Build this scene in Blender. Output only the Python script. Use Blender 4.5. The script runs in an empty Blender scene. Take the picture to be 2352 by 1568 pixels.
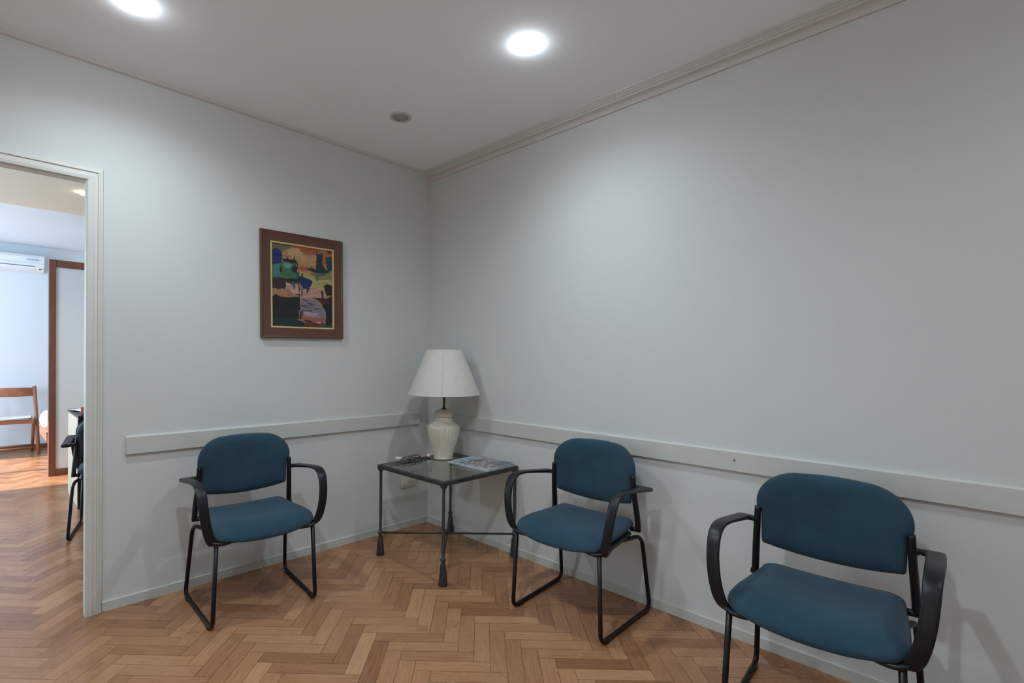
import bpy, bmesh, math, random
from mathutils import Vector, Matrix, Euler
random.seed(7)
S = bpy.context.scene
COL = S.collection
pi = math.pi

# ------------------------------------------------------------------ camera
CAMX, CAMY, CAMZ = -2.38822, -2.93908, 1.22
YAW, PITCH, ROLL, FPX = 0.7679, -0.00766, 0.00986, 1161.575
cd = bpy.data.cameras.new('camera')
cam = bpy.data.objects.new('camera', cd)
COL.objects.link(cam)
fw = Vector((math.sin(YAW)*math.cos(PITCH), math.cos(YAW)*math.cos(PITCH), math.sin(PITCH)))
rt = Vector((math.cos(YAW), -math.sin(YAW), 0))
up = rt.cross(fw)
r2 = rt*math.cos(ROLL)+up*math.sin(ROLL)
u2 = -rt*math.sin(ROLL)+up*math.cos(ROLL)
M = Matrix.Identity(4)
for i in range(3):
    M[i][0] = r2[i]; M[i][1] = u2[i]; M[i][2] = -fw[i]
M[0][3], M[1][3], M[2][3] = CAMX, CAMY, CAMZ
cam.matrix_world = M
cd.sensor_width = 36.0
cd.lens = 36.0*FPX/2352.0
cd.shift_x = 91.365/2352.0
cd.shift_y = 47.577/2352.0
cd.clip_start = 0.02
S.camera = cam

# ------------------------------------------------------------------ world, exposure
w = bpy.data.worlds.new('world'); S.world = w
w.use_nodes = True
w.node_tree.nodes['Background'].inputs[0].default_value = (0.75, 0.87, 1.0, 1)
w.node_tree.nodes['Background'].inputs[1].default_value = 3.0
S.view_settings.view_transform = 'Standard'
S.view_settings.look = 'None'
S.view_settings.gamma = 1.0
S.view_settings.use_curve_mapping = False
S.view_settings.exposure = 0.0
try:
    S.cycles.diffuse_bounces = 7
    S.cycles.max_bounces = 14
    S.cycles.sample_clamp_indirect = 6.0
except Exception:
    pass

def lamp(name, kind, loc, energy, color, **kw):
    d = bpy.data.lights.new(name, kind)
    d.energy = energy; d.color = color
    for k, v in kw.items(): setattr(d, k, v)
    o = bpy.data.objects.new(name, d); COL.objects.link(o); o.location = loc
    return o
COOL = (0.74, 0.89, 1.0)
WARM = (1.0, 0.83, 0.62)
H = 2.588        # ceiling of the waiting room
HB = 2.46        # lower ceiling just beyond the doorway
HW = 2.60        # ceiling of the bright end of the next room
SPOTS = [(-0.691, -1.506), (-1.969, -0.601), (-2.05, -2.10), (-0.80, -3.70), (-3.40, -1.50), (-3.3, -3.9)]  # last three are unseen, put in for even fill
SPOT_W = [36, 43, 78, 25, 12, 26]
for (sx, sy), en in zip(SPOTS, SPOT_W):
    lamp('downlight_beam', 'SPOT', (sx, sy, H-0.035), en, COOL, spot_size=math.radians(163), spot_blend=1.0, shadow_soft_size=0.035)
lamp('downlight_beam', 'SPOT', (-1.830, 1.934, HB-0.03), 24, WARM, spot_size=math.radians(150), spot_blend=0.4, shadow_soft_size=0.04)
# daylight: sun and sky through the window of the next room (left wall x=-4.2)
s = lamp('sun', 'SUN', (-8, 5, 6), 12.0, (1.0, 0.95, 0.86), angle=math.radians(1.0))
s.rotation_euler = Vector((0.80, -0.12, -0.62)).to_track_quat('-Z', 'Y').to_euler()
a = lamp('daylight_and_fill', 'AREA', (-4.26, 4.4, 1.45), 86, (0.62, 0.81, 1.0), shape='RECTANGLE', size=2.0, size_y=1.9)
a.rotation_euler = Vector((1, 0, 0)).to_track_quat('-Z', 'Z').to_euler()
a = lamp('daylight_and_fill', 'AREA', (-4.16, 1.75, 1.45), 56, (0.62, 0.82, 1.0), shape='RECTANGLE', size=1.5, size_y=1.7)  # added fill light to brighten the framed panel, no opening behind it
a.rotation_euler = Vector((1, 0, 0)).to_track_quat('-Z', 'Z').to_euler()
# added fill light at the unseen side wall, tilted up to lift the ceiling
a = lamp('daylight_and_fill', 'AREA', (-4.26, -2.6, 1.35), 17, (1.0, 0.90, 0.78), shape='RECTANGLE', size=2.6, size_y=1.7)
a.rotation_euler = Vector((1, 0, 0.8)).to_track_quat('-Z', 'Z').to_euler()

# ------------------------------------------------------------------ materials
MATS = {}
def mat(name, color, rough=0.5, metal=0.0, bump=0.0, bscale=200.0, var=0.0, vscale=3.0, spec=0.5, emit=None, estr=0.0, coat=0.0, trans=0.0, sheen=0.0, stretch=None):
    if name in MATS: return MATS[name]
    m = bpy.data.materials.new(name); m.use_nodes = True
    nt = m.node_tree; b = nt.nodes['Principled BSDF']
    b.inputs['Base Color'].default_value = (*color, 1)
    b.inputs['Roughness'].default_value = rough
    b.inputs['Metallic'].default_value = metal
    b.inputs['Specular IOR Level'].default_value = spec
    b.inputs['Coat Weight'].default_value = coat
    b.inputs['Transmission Weight'].default_value = trans
    b.inputs['Sheen Weight'].default_value = sheen
    if emit:
        b.inputs['Emission Color'].default_value = (*emit, 1)
        b.inputs['Emission Strength'].default_value = estr
    tc = nt.nodes.new('ShaderNodeTexCoord')
    mp = nt.nodes.new('ShaderNodeMapping')
    nt.links.new(tc.outputs['Object'], mp.inputs['Vector'])
    if stretch: mp.inputs['Scale'].default_value = stretch
    if var > 0:
        n = nt.nodes.new('ShaderNodeTexNoise'); n.inputs['Scale'].default_value = vscale; n.inputs['Detail'].default_value = 6
        nt.links.new(mp.outputs['Vector'], n.inputs['Vector'])
        r = nt.nodes.new('ShaderNodeMapRange')
        r.inputs['From Min'].default_value = 0.25; r.inputs['From Max'].default_value = 0.75
        r.inputs['To Min'].default_value = 1-var; r.inputs['To Max'].default_value = 1+var
        nt.links.new(n.outputs['Fac'], r.inputs['Value'])
        v = nt.nodes.new('ShaderNodeVectorMath'); v.operation = 'SCALE'
        v.inputs[0].default_value = color
        nt.links.new(r.outputs['Result'], v.inputs['Scale'])
        nt.links.new(v.outputs['Vector'], b.inputs['Base Color'])
    if bump > 0:
        n = nt.nodes.new('ShaderNodeTexNoise'); n.inputs['Scale'].default_value = bscale; n.inputs['Detail'].default_value = 4
        nt.links.new(mp.outputs['Vector'], n.inputs['Vector'])
        bp = nt.nodes.new('ShaderNodeBump'); bp.inputs['Strength'].default_value = bump; bp.inputs['Distance'].default_value = 0.002
        nt.links.new(n.outputs['Fac'], bp.inputs['Height'])
        nt.links.new(bp.outputs['Normal'], b.inputs['Normal'])
    MATS[name] = m
    return m

m_wall = mat('wall_paint', (0.59, 0.605, 0.59), 0.85, bump=0.25, bscale=260, var=0.02, vscale=1.2, spec=0.3)
m_ceil = mat('ceiling_paint', (0.89, 0.925, 0.96), 0.9, bump=0.15, bscale=300, spec=0.2)
m_trim = mat('trim_paint', (0.53, 0.54, 0.50), 0.55, bump=0.2, bscale=60, var=0.03, vscale=9)
m_case = mat('casing_paint', (0.60, 0.59, 0.55), 0.5, bump=0.15, bscale=60, var=0.03, vscale=5)
m_crown = mat('crown_paint', (0.58, 0.56, 0.53), 0.7, bump=0.2, bscale=150)
m_backwall = mat('next_room_paint', (0.70, 0.75, 0.79), 0.85, var=0.02, vscale=2)
m_beige = mat('beige_ceiling_paint', (0.70, 0.62, 0.50), 0.9)
m_fabric = mat('blue_fabric', (0.025, 0.057, 0.084), 0.92, bump=0.5, bscale=900, var=0.2, vscale=7, spec=0.12, sheen=0.10)
m_black = mat('black_plastic', (0.007, 0.008, 0.011), 0.36, bump=0.15, bscale=500, spec=0.32)
m_blackmetal = mat('black_tube', (0.005, 0.004, 0.004), 0.35, spec=0.3)
m_iron = mat('wrought_iron', (0.045, 0.043, 0.040), 0.5, metal=0.35, bump=0.5, bscale=120, var=0.3, vscale=40)
m_foot = mat('cast_iron', (0.035, 0.034, 0.033), 0.6, metal=0.3, bump=1.0, bscale=90, var=0.4, vscale=60)
m_shade = mat('shade_linen', (0.60, 0.57, 0.52), 0.9, bump=0.4, bscale=700, var=0.04, vscale=40, stretch=(1, 1, 0.3))
m_ceramic = mat('cream_ceramic', (0.66, 0.63, 0.52), 0.12, spec=0.6, coat=0.8)
m_ceramic2 = mat('cream_ceramic_cap', (0.52, 0.46, 0.37), 0.2, spec=0.6, coat=0.3, var=0.12, vscale=60, stretch=(1, 1, 0.15))
m_brass = mat('dark_brass', (0.075, 0.055, 0.018), 0.4, metal=0.7)
m_cord = mat('brown_cord', (0.045, 0.030, 0.018), 0.5)
m_white = mat('white_plastic', (0.72, 0.72, 0.70), 0.35)
m_outlet = mat('ivory_plastic', (0.60, 0.57, 0.48), 0.4)
m_dark = mat('dark_slot', (0.02, 0.02, 0.02), 0.6)
m_frame = mat('frame_wood', (0.095, 0.030, 0.013), 0.38, var=0.22, vscale=14, stretch=(1, 1, 0.25), bump=0.1, bscale=100, coat=0.2)
m_gold = mat('gilt_slip', (0.62, 0.44, 0.20), 0.45, metal=0.15)
m_brown = mat('brown_timber', (0.175, 0.064, 0.042), 0.45, var=0.15, vscale=10)
m_chairwood = mat('chair_timber', (0.31, 0.125, 0.062), 0.4, var=0.18, vscale=12, coat=0.2)
m_paper = mat('white_paper', (0.85, 0.86, 0.88), 0.7)
m_ac = mat('air_conditioner_plastic', (0.80, 0.82, 0.84), 0.4)
m_acline = mat('air_conditioner_slot', (0.10, 0.16, 0.22), 0.5)
m_acblue = mat('badge_blue', (0.10, 0.30, 0.62), 0.5)
m_acoval = mat('badge_grey', (0.55, 0.64, 0.72), 0.5)
m_cream = mat('cream_laminate', (0.62, 0.56, 0.43), 0.5, var=0.06, vscale=5, stretch=(1, 1, 0.2))
m_khaki = mat('khaki_laminate', (0.42, 0.30, 0.10), 0.5)
m_orange = mat('orange_timber', (0.30, 0.10, 0.02), 0.5)
m_red = mat('red_clay', (0.38, 0.08, 0.045), 0.5)
m_grille = mat('speaker_grille', (0.36, 0.40, 0.385), 0.6, bump=1.0, bscale=900)
m_spk = mat('speaker_rim', (0.52, 0.51, 0.50), 0.5)
m_chrome = mat('downlight_rim', (0.85, 0.86, 0.88), 0.5)
m_bulb = mat('downlight_lens', (1, 1, 1), 0.3, emit=(0.85, 0.93, 1.0), estr=125)
m_bulbw = mat('warm_downlight_lens', (1, 1, 1), 0.3, emit=(1.0, 0.86, 0.66), estr=40)
m_pages = mat('magazine_pages', (0.55, 0.62, 0.68), 0.6)
m_steel = mat('nail_metal', (0.12, 0.11, 0.10), 0.5)
m_bulb_off = mat('switched_off_bulb', (0.6, 0.6, 0.58), 0.3)

def glass_mat():
    m = bpy.data.materials.new('table_glass'); m.use_nodes = True
    nt = m.node_tree; nt.nodes.clear()
    out = nt.nodes.new('ShaderNodeOutputMaterial')
    tr = nt.nodes.new('ShaderNodeBsdfTransparent'); tr.inputs[0].default_value = (0.80, 0.84, 0.80, 1)
    gl = nt.nodes.new('ShaderNodeBsdfGlossy'); gl.inputs['Roughness'].default_value = 0.04
    gl.inputs['Color'].default_value = (0.95, 0.97, 0.95, 1)
    fr = nt.nodes.new('ShaderNodeFresnel'); fr.inputs['IOR'].default_value = 1.5
    mx = nt.nodes.new('ShaderNodeMixShader')
    ge = nt.nodes.new('ShaderNodeNewGeometry'); mm = nt.nodes.new('ShaderNodeMath'); mm.operation = 'MULTIPLY'
    iv = nt.nodes.new('ShaderNodeMath'); iv.operation = 'SUBTRACT'; iv.inputs[0].default_value = 1.0
    nt.links.new(ge.outputs['Backfacing'], iv.inputs[1]); nt.links.new(iv.outputs[0], mm.inputs[0]); nt.links.new(fr.outputs[0], mm.inputs[1])
    nt.links.new(mm.outputs[0], mx.inputs[0]); nt.links.new(tr.outputs[0], mx.inputs[1]); nt.links.new(gl.outputs[0], mx.inputs[2])
    nt.links.new(mx.outputs[0], out.inputs[0])
    return m
m_glass = glass_mat()

def vcol_mat(name, rough, attr='paint', spec=0.4, bump=0.3, bscale=150):
    m = bpy.data.materials.new(name); m.use_nodes = True
    nt = m.node_tree; b = nt.nodes['Principled BSDF']
    at = nt.nodes.new('ShaderNodeAttribute'); at.attribute_name = attr
    nt.links.new(at.outputs['Color'], b.inputs['Base Color'])
    b.inputs['Roughness'].default_value = rough; b.inputs['Specular IOR Level'].default_value = spec
    n = nt.nodes.new('ShaderNodeTexNoise'); n.inputs['Scale'].default_value = bscale
    tc = nt.nodes.new('ShaderNodeTexCoord'); nt.links.new(tc.outputs['Object'], n.inputs['Vector'])
    bp = nt.nodes.new('ShaderNodeBump'); bp.inputs['Strength'].default_value = bump; bp.inputs['Distance'].default_value = 0.001
    nt.links.new(n.outputs['Fac'], bp.inputs['Height']); nt.links.new(bp.outputs['Normal'], b.inputs['Normal'])
    return m
m_paint = vcol_mat('oil_paint', 0.55)
m_cover = vcol_mat('magazine_cover', 0.3, spec=0.5, bump=0.0)

def floor_mat():
    m = bpy.data.materials.new('herringbone_parquet'); m.use_nodes = True
    nt = m.node_tree; N = nt.nodes; L = nt.links; b = N['Principled BSDF']
    uv = N.new('ShaderNodeUVMap'); uv.uv_map = 'plank'
    tone = N.new('ShaderNodeAttribute'); tone.attribute_name = 'tone'
    sep = N.new('ShaderNodeSeparateXYZ'); L.new(uv.outputs[0], sep.inputs[0])
    sc = N.new('ShaderNodeSeparateXYZ'); L.new(tone.outputs['Vector'], sc.inputs[0])
    def math_(op, a_, b_=None):
        n = N.new('ShaderNodeMath'); n.operation = op
        for i, v in enumerate((a_, b_)):
            if v is None: continue
            if isinstance(v, (int, float)): n.inputs[i].default_value = v
            else: L.new(v, n.inputs[i])
        return n.outputs[0]
    # grain coordinates: along the plank (x), across (y), an offset for each plank
    off = math_('MULTIPLY', sc.outputs['X'], 37.0)
    cx = N.new('ShaderNodeCombineXYZ')
    L.new(math_('ADD', math_('MULTIPLY', sep.outputs['X'], 2.2), off), cx.inputs[0])
    L.new(math_('ADD', math_('MULTIPLY', sep.outputs['Y'], 42.0), math_('MULTIPLY', sc.outputs['Y'], 91.0)), cx.inputs[1])
    grain = N.new('ShaderNodeTexNoise'); grain.inputs['Scale'].default_value = 3.2; grain.inputs['Detail'].default_value = 7; grain.inputs['Roughness'].default_value = 0.62
    grain.inputs['Distortion'].default_value = 0.5
    L.new(cx.outputs[0], grain.inputs['Vector'])
    cx2 = N.new('ShaderNodeCombineXYZ')
    L.new(math_('ADD', math_('MULTIPLY', sep.outputs['X'], 14.0), off), cx2.inputs[0])
    L.new(math_('ADD', math_('MULTIPLY', sep.outputs['Y'], 300.0), off), cx2.inputs[1])
    fine = N.new('ShaderNodeTexNoise'); fine.inputs['Scale'].default_value = 1.6; fine.inputs['Detail'].default_value = 5
    L.new(cx2.outputs[0], fine.inputs['Vector'])
    tc = N.new('ShaderNodeTexCoord')
    wear = N.new('ShaderNodeTexNoise'); wear.inputs['Scale'].default_value = 2.6; wear.inputs['Detail'].default_value = 8; wear.inputs['Roughness'].default_value = 0.65
    L.new(tc.outputs['Object'], wear.inputs['Vector'])
    ramp = N.new('ShaderNodeValToRGB')
    e = ramp.color_ramp.elements
    e[0].position = 0.0; e[0].color = (0.125, 0.052, 0.024, 1)
    e[1].position = 1.0; e[1].color = (0.50, 0.272, 0.142, 1)
    k = e.new(0.33); k.color = (0.25, 0.108, 0.050, 1)
    k = e.new(0.66); k.color = (0.375, 0.182, 0.090, 1)
    v = math_('ADD', math_('MULTIPLY', grain.outputs['Fac'], 0.80), math_('MULTIPLY', sc.outputs['Z'], 0.50))
    v = math_('ADD', v, math_('MULTIPLY', fine.outputs['Fac'], 0.42))
    v = math_('ADD', v, math_('MULTIPLY', wear.outputs['Fac'], 0.26))
    v = math_('SUBTRACT', v, 0.42)
    L.new(v, ramp.inputs[0])
    # dark seam along the edges
    PL, PW = 0.0663*4.5146, 0.0663
    dx = math_('MINIMUM', sep.outputs['X'], math_('SUBTRACT', PL, sep.outputs['X']))
    dy = math_('MINIMUM', sep.outputs['Y'], math_('SUBTRACT', PW, sep.outputs['Y']))
    d = math_('MINIMUM', dx, dy)
    mr = N.new('ShaderNodeMapRange'); mr.interpolation_type = 'SMOOTHSTEP'
    mr.inputs['From Min'].default_value = 0.0002; mr.inputs['From Max'].default_value = 0.0022
    mr.inputs['To Min'].default_value = 0.36; mr.inputs['To Max'].default_value = 1.0
    L.new(d, mr.inputs['Value'])
    # dark scuffs (worn varnish) of their own shape
    sc2 = N.new('ShaderNodeTexNoise'); sc2.inputs['Scale'].default_value = 5.5; sc2.inputs['Detail'].default_value = 9; sc2.inputs['Roughness'].default_value = 0.7
    L.new(tc.outputs['Object'], sc2.inputs['Vector'])
    mr2 = N.new('ShaderNodeMapRange'); mr2.inputs['From Min'].default_value = 0.60; mr2.inputs['From Max'].default_value = 0.78
    mr2.inputs['To Min'].default_value = 1.0; mr2.inputs['To Max'].default_value = 0.45
    L.new(sc2.outputs['Fac'], mr2.inputs['Value'])
    mul = N.new('ShaderNodeVectorMath'); mul.operation = 'SCALE'
    L.new(ramp.outputs['Color'], mul.inputs[0]); L.new(math_('MULTIPLY', mr.outputs[0], mr2.outputs[0]), mul.inputs['Scale'])
    L.new(mul.outputs['Vector'], b.inputs['Base Color'])
    mr3 = N.new('ShaderNodeMapRange'); mr3.inputs['To Min'].default_value = 0.14; mr3.inputs['To Max'].default_value = 0.38
    L.new(wear.outputs['Fac'], mr3.inputs['Value']); L.new(mr3.outputs[0], b.inputs['Roughness'])
    b.inputs['Specular IOR Level'].default_value = 0.42
    bp = N.new('ShaderNodeBump'); bp.inputs['Strength'].default_value = 0.35; bp.inputs['Distance'].default_value = 0.0012
    L.new(math_('ADD', mr.outputs[0], math_('MULTIPLY', fine.outputs['Fac'], 0.25)), bp.inputs['Height'])
    L.new(bp.outputs['Normal'], b.inputs['Normal'])
    return m
m_floor = floor_mat()

# ------------------------------------------------------------------ mesh helpers
def link(o, parent=None):
    COL.objects.link(o)
    if parent is not None: o.parent = parent
    return o
def obj(name, bm, m, parent=None, smooth=False, loc=None, rot=None):
    me = bpy.data.meshes.new(name); bmesh.ops.recalc_face_normals(bm, faces=bm.faces[:])
    bm.to_mesh(me); bm.free()
    for p in me.polygons: p.use_smooth = smooth
    if m: me.materials.append(m)
    o = bpy.data.objects.new(name, me); link(o, parent)
    if loc: o.location = loc
    if rot: o.rotation_euler = rot
    return o
def flatsmooth(o, ang=35):
    o.data.set_sharp_from_angle(angle=math.radians(ang))
    for p in o.data.polygons: p.use_smooth = True
    return o
def thing(name, label, cat, loc=(0, 0, 0), rotz=0, group=None):
    o = bpy.data.objects.new(name, None); COL.objects.link(o)
    o.location = loc; o.rotation_euler = (0, 0, rotz); o.empty_display_size = 0.05
    o['label'] = label; o['category'] = cat
    if group: o['group'] = group
    return o
def tag(o, label, cat, group=None):
    o['label'] = label; o['category'] = cat
    if group: o['group'] = group
    return o
def struct(o, label=None):
    o['kind'] = 'structure'
    if label: o['label'] = label
    return o
def box(bm, x0, x1, y0, y1, z0, z1, bev=0.0, rot=None, seg=2):
    r = bmesh.ops.create_cube(bm, size=1.0)
    vs = r['verts']
    mt = Matrix.Translation(((x0+x1)/2, (y0+y1)/2, (z0+z1)/2)) @ Matrix.Diagonal((x1-x0, y1-y0, z1-z0, 1))
    bmesh.ops.transform(bm, matrix=mt, verts=vs)
    if rot is not None: bmesh.ops.transform(bm, matrix=rot, verts=vs)
    if bev > 0:
        es = list({e for v in vs for e in v.link_edges})
        bmesh.ops.bevel(bm, geom=es, offset=bev, segments=seg, affect='EDGES', profile=0.5)
    return bm
def catmull(pts, n=8, closed=False):
    P = [Vector(p) for p in pts]; out = []
    m = len(P)
    rng = range(m) if closed else range(m-1)
    for i in rng:
        p0 = P[(i-1) % m] if (closed or i > 0) else P[0]*2-P[1]
        p1 = P[i]; p2 = P[(i+1) % m]
        p3 = P[(i+2) % m] if (closed or i+2 < m) else P[-1]*2-P[-2]
        for k in range(n):
            t = k/n
            out.append(0.5*((2*p1)+(-p0+p2)*t+(2*p0-5*p1+4*p2-p3)*t*t+(-p0+3*p1-3*p2+p3)*t**3))
    if not closed: out.append(P[-1])
    return out
def roundpath(pts, rad, n=6):
    """polyline with its corners rounded to radius rad (number or list)"""
    P = [Vector(p) for p in pts]; out = [P[0]]
    for i in range(1, len(P)-1):
        r = rad[i-1] if isinstance(rad, (list, tuple)) else rad
        a_ = (P[i-1]-P[i]); b_ = (P[i+1]-P[i])
        r = min(r, a_.length*0.48, b_.length*0.48)
        s_ = P[i]+a_.normalized()*r; e_ = P[i]+b_.normalized()*r
        for k in range(n+1):
            t = k/n
            out.append(s_*(1-t)**2+P[i]*2*t*(1-t)+e_*t*t)
    out.append(P[-1])
    return out
def tube(bm, pts, r, n=12, r2=None, cap=True, side=None, closed=False, taper=None):
    """sweep an ellipse (r across 'side', r2 the other way) along pts"""
    pts = [Vector(p) for p in pts]
    r2_ = r2 if r2 is not None else r
    rings = []
    prev = None
    m = len(pts)
    for i, p in enumerate(pts):
        if closed: t = pts[(i+1) % m]-pts[(i-1) % m]
        else: t = pts[min(i+1, m-1)]-pts[max(i-1, 0)]
        t.normalize()
        if side is not None:
            s_ = Vector(side); s_ = (s_-t*s_.dot(t)).normalized()
        elif prev is None:
            s_ = t.orthogonal().normalized()
        else:
            s_ = (prev-t*prev.dot(t)).normalized()
        prev = s_; q = t.cross(s_)
        f = taper(i/(m-1)) if taper else 1.0
        rings.append([bm.verts.new(p+s_*(math.cos(2*pi*k/n)*r*f)+q*(math.sin(2*pi*k/n)*r2_*f)) for k in range(n)])
    for i in range(m if closed else m-1):
        A, B = rings[i], rings[(i+1) % m]
        for k in range(n):
            bm.faces.new((A[k], A[(k+1) % n], B[(k+1) % n], B[k]))
    if cap and not closed:
        bm.faces.new(rings[0]); bm.faces.new(rings[-1][::-1])
    return bm
def strap(bm, pts, wfun, tfun, side=(1, 0, 0), n=16):
    """sweep a rounded flat strap; width along side, thin the other way"""
    pts = [Vector(p) for p in pts]; m = len(pts); rings = []
    for i, p in enumerate(pts):
        t = (pts[min(i+1, m-1)]-pts[max(i-1, 0)]).normalized()
        s_ = Vector(side); s_ = (s_-t*s_.dot(t)).normalized(); q = t.cross(s_)
        u = i/(m-1); W, T = wfun(u)/2, tfun(u)/2
        ring = []
        for k in range(n):
            a_ = 2*pi*(k+0.5)/n
            c_, s2 = math.cos(a_), math.sin(a_)
            ring.append(bm.verts.new(p+s_*(W*math.copysign(abs(c_)**0.45, c_))+q*(T*math.copysign(abs(s2)**0.6, s2))))
        rings.append(ring)
    for i in range(m-1):
        A, B = rings[i], rings[i+1]
        for k in range(n): bm.faces.new((A[k], A[(k+1) % n], B[(k+1) % n], B[k]))
    bm.faces.new(rings[0]); bm.faces.new(rings[-1][::-1])
    return bm
def lathe(bm, prof, n=48, center=(0, 0), mod=None, cap=True):
    rings = []
    for (r, z) in prof:
        ring = []
        for k in range(n):
            a_ = 2*pi*k/n
            rr = r*(mod(a_, z) if mod else 1)
            ring.append(bm.verts.new((center[0]+rr*math.cos(a_), center[1]+rr*math.sin(a_), z)))
        rings.append(ring)
    for A, B in zip(rings, rings[1:]):
        for k in range(n): bm.faces.new((A[k], A[(k+1) % n], B[(k+1) % n], B[k]))
    if cap:
        bm.faces.new(rings[0][::-1]); bm.faces.new(rings[-1])
    return bm
def prism(bm, poly, axis, a0, a1):
    """extrude a 2D profile along an axis. axis 'x': poly=(y,z); axis 'y': poly=(x,z)"""
    def P(a_, q): return (a_, q[0], q[1]) if axis == 'x' else (q[0], a_, q[1])
    A = [bm.verts.new(P(a0, q)) for q in poly]; B = [bm.verts.new(P(a1, q)) for q in poly]
    n = len(poly)
    for k in range(n): bm.faces.new((A[k], A[(k+1) % n], B[(k+1) % n], B[k]))
    bm.faces.new(A[::-1]); bm.faces.new(B)
    return bm

# ------------------------------------------------------------------ floor
X0, X1, Y0, Y1 = -4.3, 0.1, -4.9, 0.08      # waiting room outline (inner faces at 0)
def build_floor():
    W, R = 0.0663, 4.5146
    O = Vector((-1.1309, -0.6726)); ph = -0.788
    a_ = Vector((math.cos(ph), math.sin(ph))); b_ = Vector((a_.y, -a_.x))
    bm = bmesh.new(); uvl = bm.loops.layers.uv.new('plank'); cl = bm.loops.layers.float_color.new('tone')
    def quad(u0, v0, du, dv, vert):
        c = O+W*((u0+du/2)*a_+(v0+dv/2)*b_)
        if not (-4.5 < c.x < 1.4 and -5.0 < c.y < 6.0): return
        if c.x > 0.25 and c.y < 0: return
        g = 0.0
        co = [(u0, v0), (u0+du, v0), (u0+du, v0+dv), (u0, v0+dv)]
        vs = [bm.verts.new(((O+W*(p[0]*a_+p[1]*b_)).x, (O+W*(p[0]*a_+p[1]*b_)).y, 0)) for p in co]
        f = bm.faces.new(vs)
        L_, W_ = W*R, W
        uvs = [(0, 0), (0, W_), (L_, W_), (L_, 0)] if vert else [(0, 0), (L_, 0), (L_, W_), (0, W_)]
        # colour tone of the plank: a random draw, a few redder or paler
        z = random.gauss(0.5, 0.26); z = min(1, max(0, z))
        col = (random.random(), random.random(), z, 1)
        for lp, q in zip(f.loops, uvs):
            lp[uvl].uv = q; lp[cl] = col
    for c in range(-26, 27):
        for k in range(-170, 171):
            u = k+c*R; v = k-c*R
            ctr = O+W*(u*a_+v*b_)
            if abs(ctr.x+1.5) > 4 or abs(ctr.y-0.5) > 7: continue
            quad(u, v, R, 1, False)
            quad(u, v+1, 1, R, True)
    o = obj('floor', bm, m_floor)
    return struct(o, 'herringbone parquet floor of reddish-brown wood')
build_floor()
bm = bmesh.new(); box(bm, -4.6, 1.5, -5.1, 6.1, -0.06, -0.004)
struct(obj('floor_slab', bm, m_dark))

# ------------------------------------------------------------------ walls and ceilings
DX0, DX1, DH = -2.90, -2.037, 2.035           # door opening in the left wall
WT = 0.045
bm = bmesh.new()
box(bm, -4.3, DX0, 0, WT, 0, 2.7); box(bm, DX1, 0.12, 0, WT, 0, 2.7); box(bm, DX0, DX1, 0, WT, DH, 2.7)
struct(obj('wall_left', bm, m_wall), 'off-white plaster wall with the doorway and the painting')
bm = bmesh.new(); box(bm, 0, 0.12, -4.9, 0, 0, 2.7)
struct(obj('wall_right', bm, m_wall), 'long off-white plaster wall behind two blue chairs')
bm = bmesh.new(); box(bm, -4.3, 0.12, -5.0, -4.9, 0, 2.7)
struct(obj('wall_front', bm, m_wall))
bm = bmesh.new(); box(bm, -4.4, -4.3, -5.0, 0.0, 0, 2.7)
struct(obj('wall_side', bm, m_wall))
bm = bmesh.new(); box(bm, -4.4, 0.12, -5.0, 0.0, H, H+0.1)
struct(obj('ceiling', bm, m_ceil))
# next room
bm = bmesh.new(); box(bm, -4.4, 1.4, WT, 2.75, HB, HB+0.3)
struct(obj('ceiling_lowered', bm, m_beige))
bm = bmesh.new(); box(bm, -4.4, 1.4, 2.75, 5.8, HW, HW+0.1)
struct(obj('ceiling_bright', bm, m_backwall))
bm = bmesh.new(); box(bm, -4.4, 1.4, 5.66, 5.76, 0, 2.7)
struct(obj('wall_back', bm, m_backwall))
bm = bmesh.new(); box(bm, 1.3, 1.4, WT, 5.7, 0, 2.7)
struct(obj('wall_far', bm, m_backwall))
WY0, WY1, WZ0, WZ1 = 3.45, 5.35, 0.45, 2.40
bm = bmesh.new()
box(bm, -4.3, -4.2, WT, WY0, 0, 2.7); box(bm, -4.3, -4.2, WY1, 5.7, 0, 2.7)
box(bm, -4.3, -4.2, WY0, WY1, 0, WZ0); box(bm, -4.3, -4.2, WY0, WY1, WZ1, 2.7)
struct(obj('wall_window', bm, m_backwall))
bm = bmesh.new()
for y in (WY0+0.02, (WY0+WY1)/2, WY1-0.02): box(bm, -4.27, -4.23, y-0.025, y+0.025, WZ0, WZ1)
for z in (WZ0+0.02, WZ1-0.02): box(bm, -4.27, -4.23, WY0, WY1, z-0.025, z+0.025)
struct(obj('window_1', bm, m_white))

def fill_light_frame(name, x, y0, y1, z0, z1):  # frame added around an unseen fill light, the wall behind stays closed
    bm = bmesh.new()
    for y in (y0, (y0+y1)/2, y1): box(bm, x-0.02, x+0.02, y-0.03, y+0.03, z0, z1)
    for z in (z0, z1): box(bm, x-0.02, x+0.02, y0, y1, z-0.03, z+0.03)
    struct(obj(name, bm, m_white))
fill_light_frame('fill_frame_2', -4.18, 0.98, 2.52, 0.58, 2.32)
fill_light_frame('fill_frame_3', -4.28, -3.92, -1.28, 0.48, 2.22)

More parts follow.
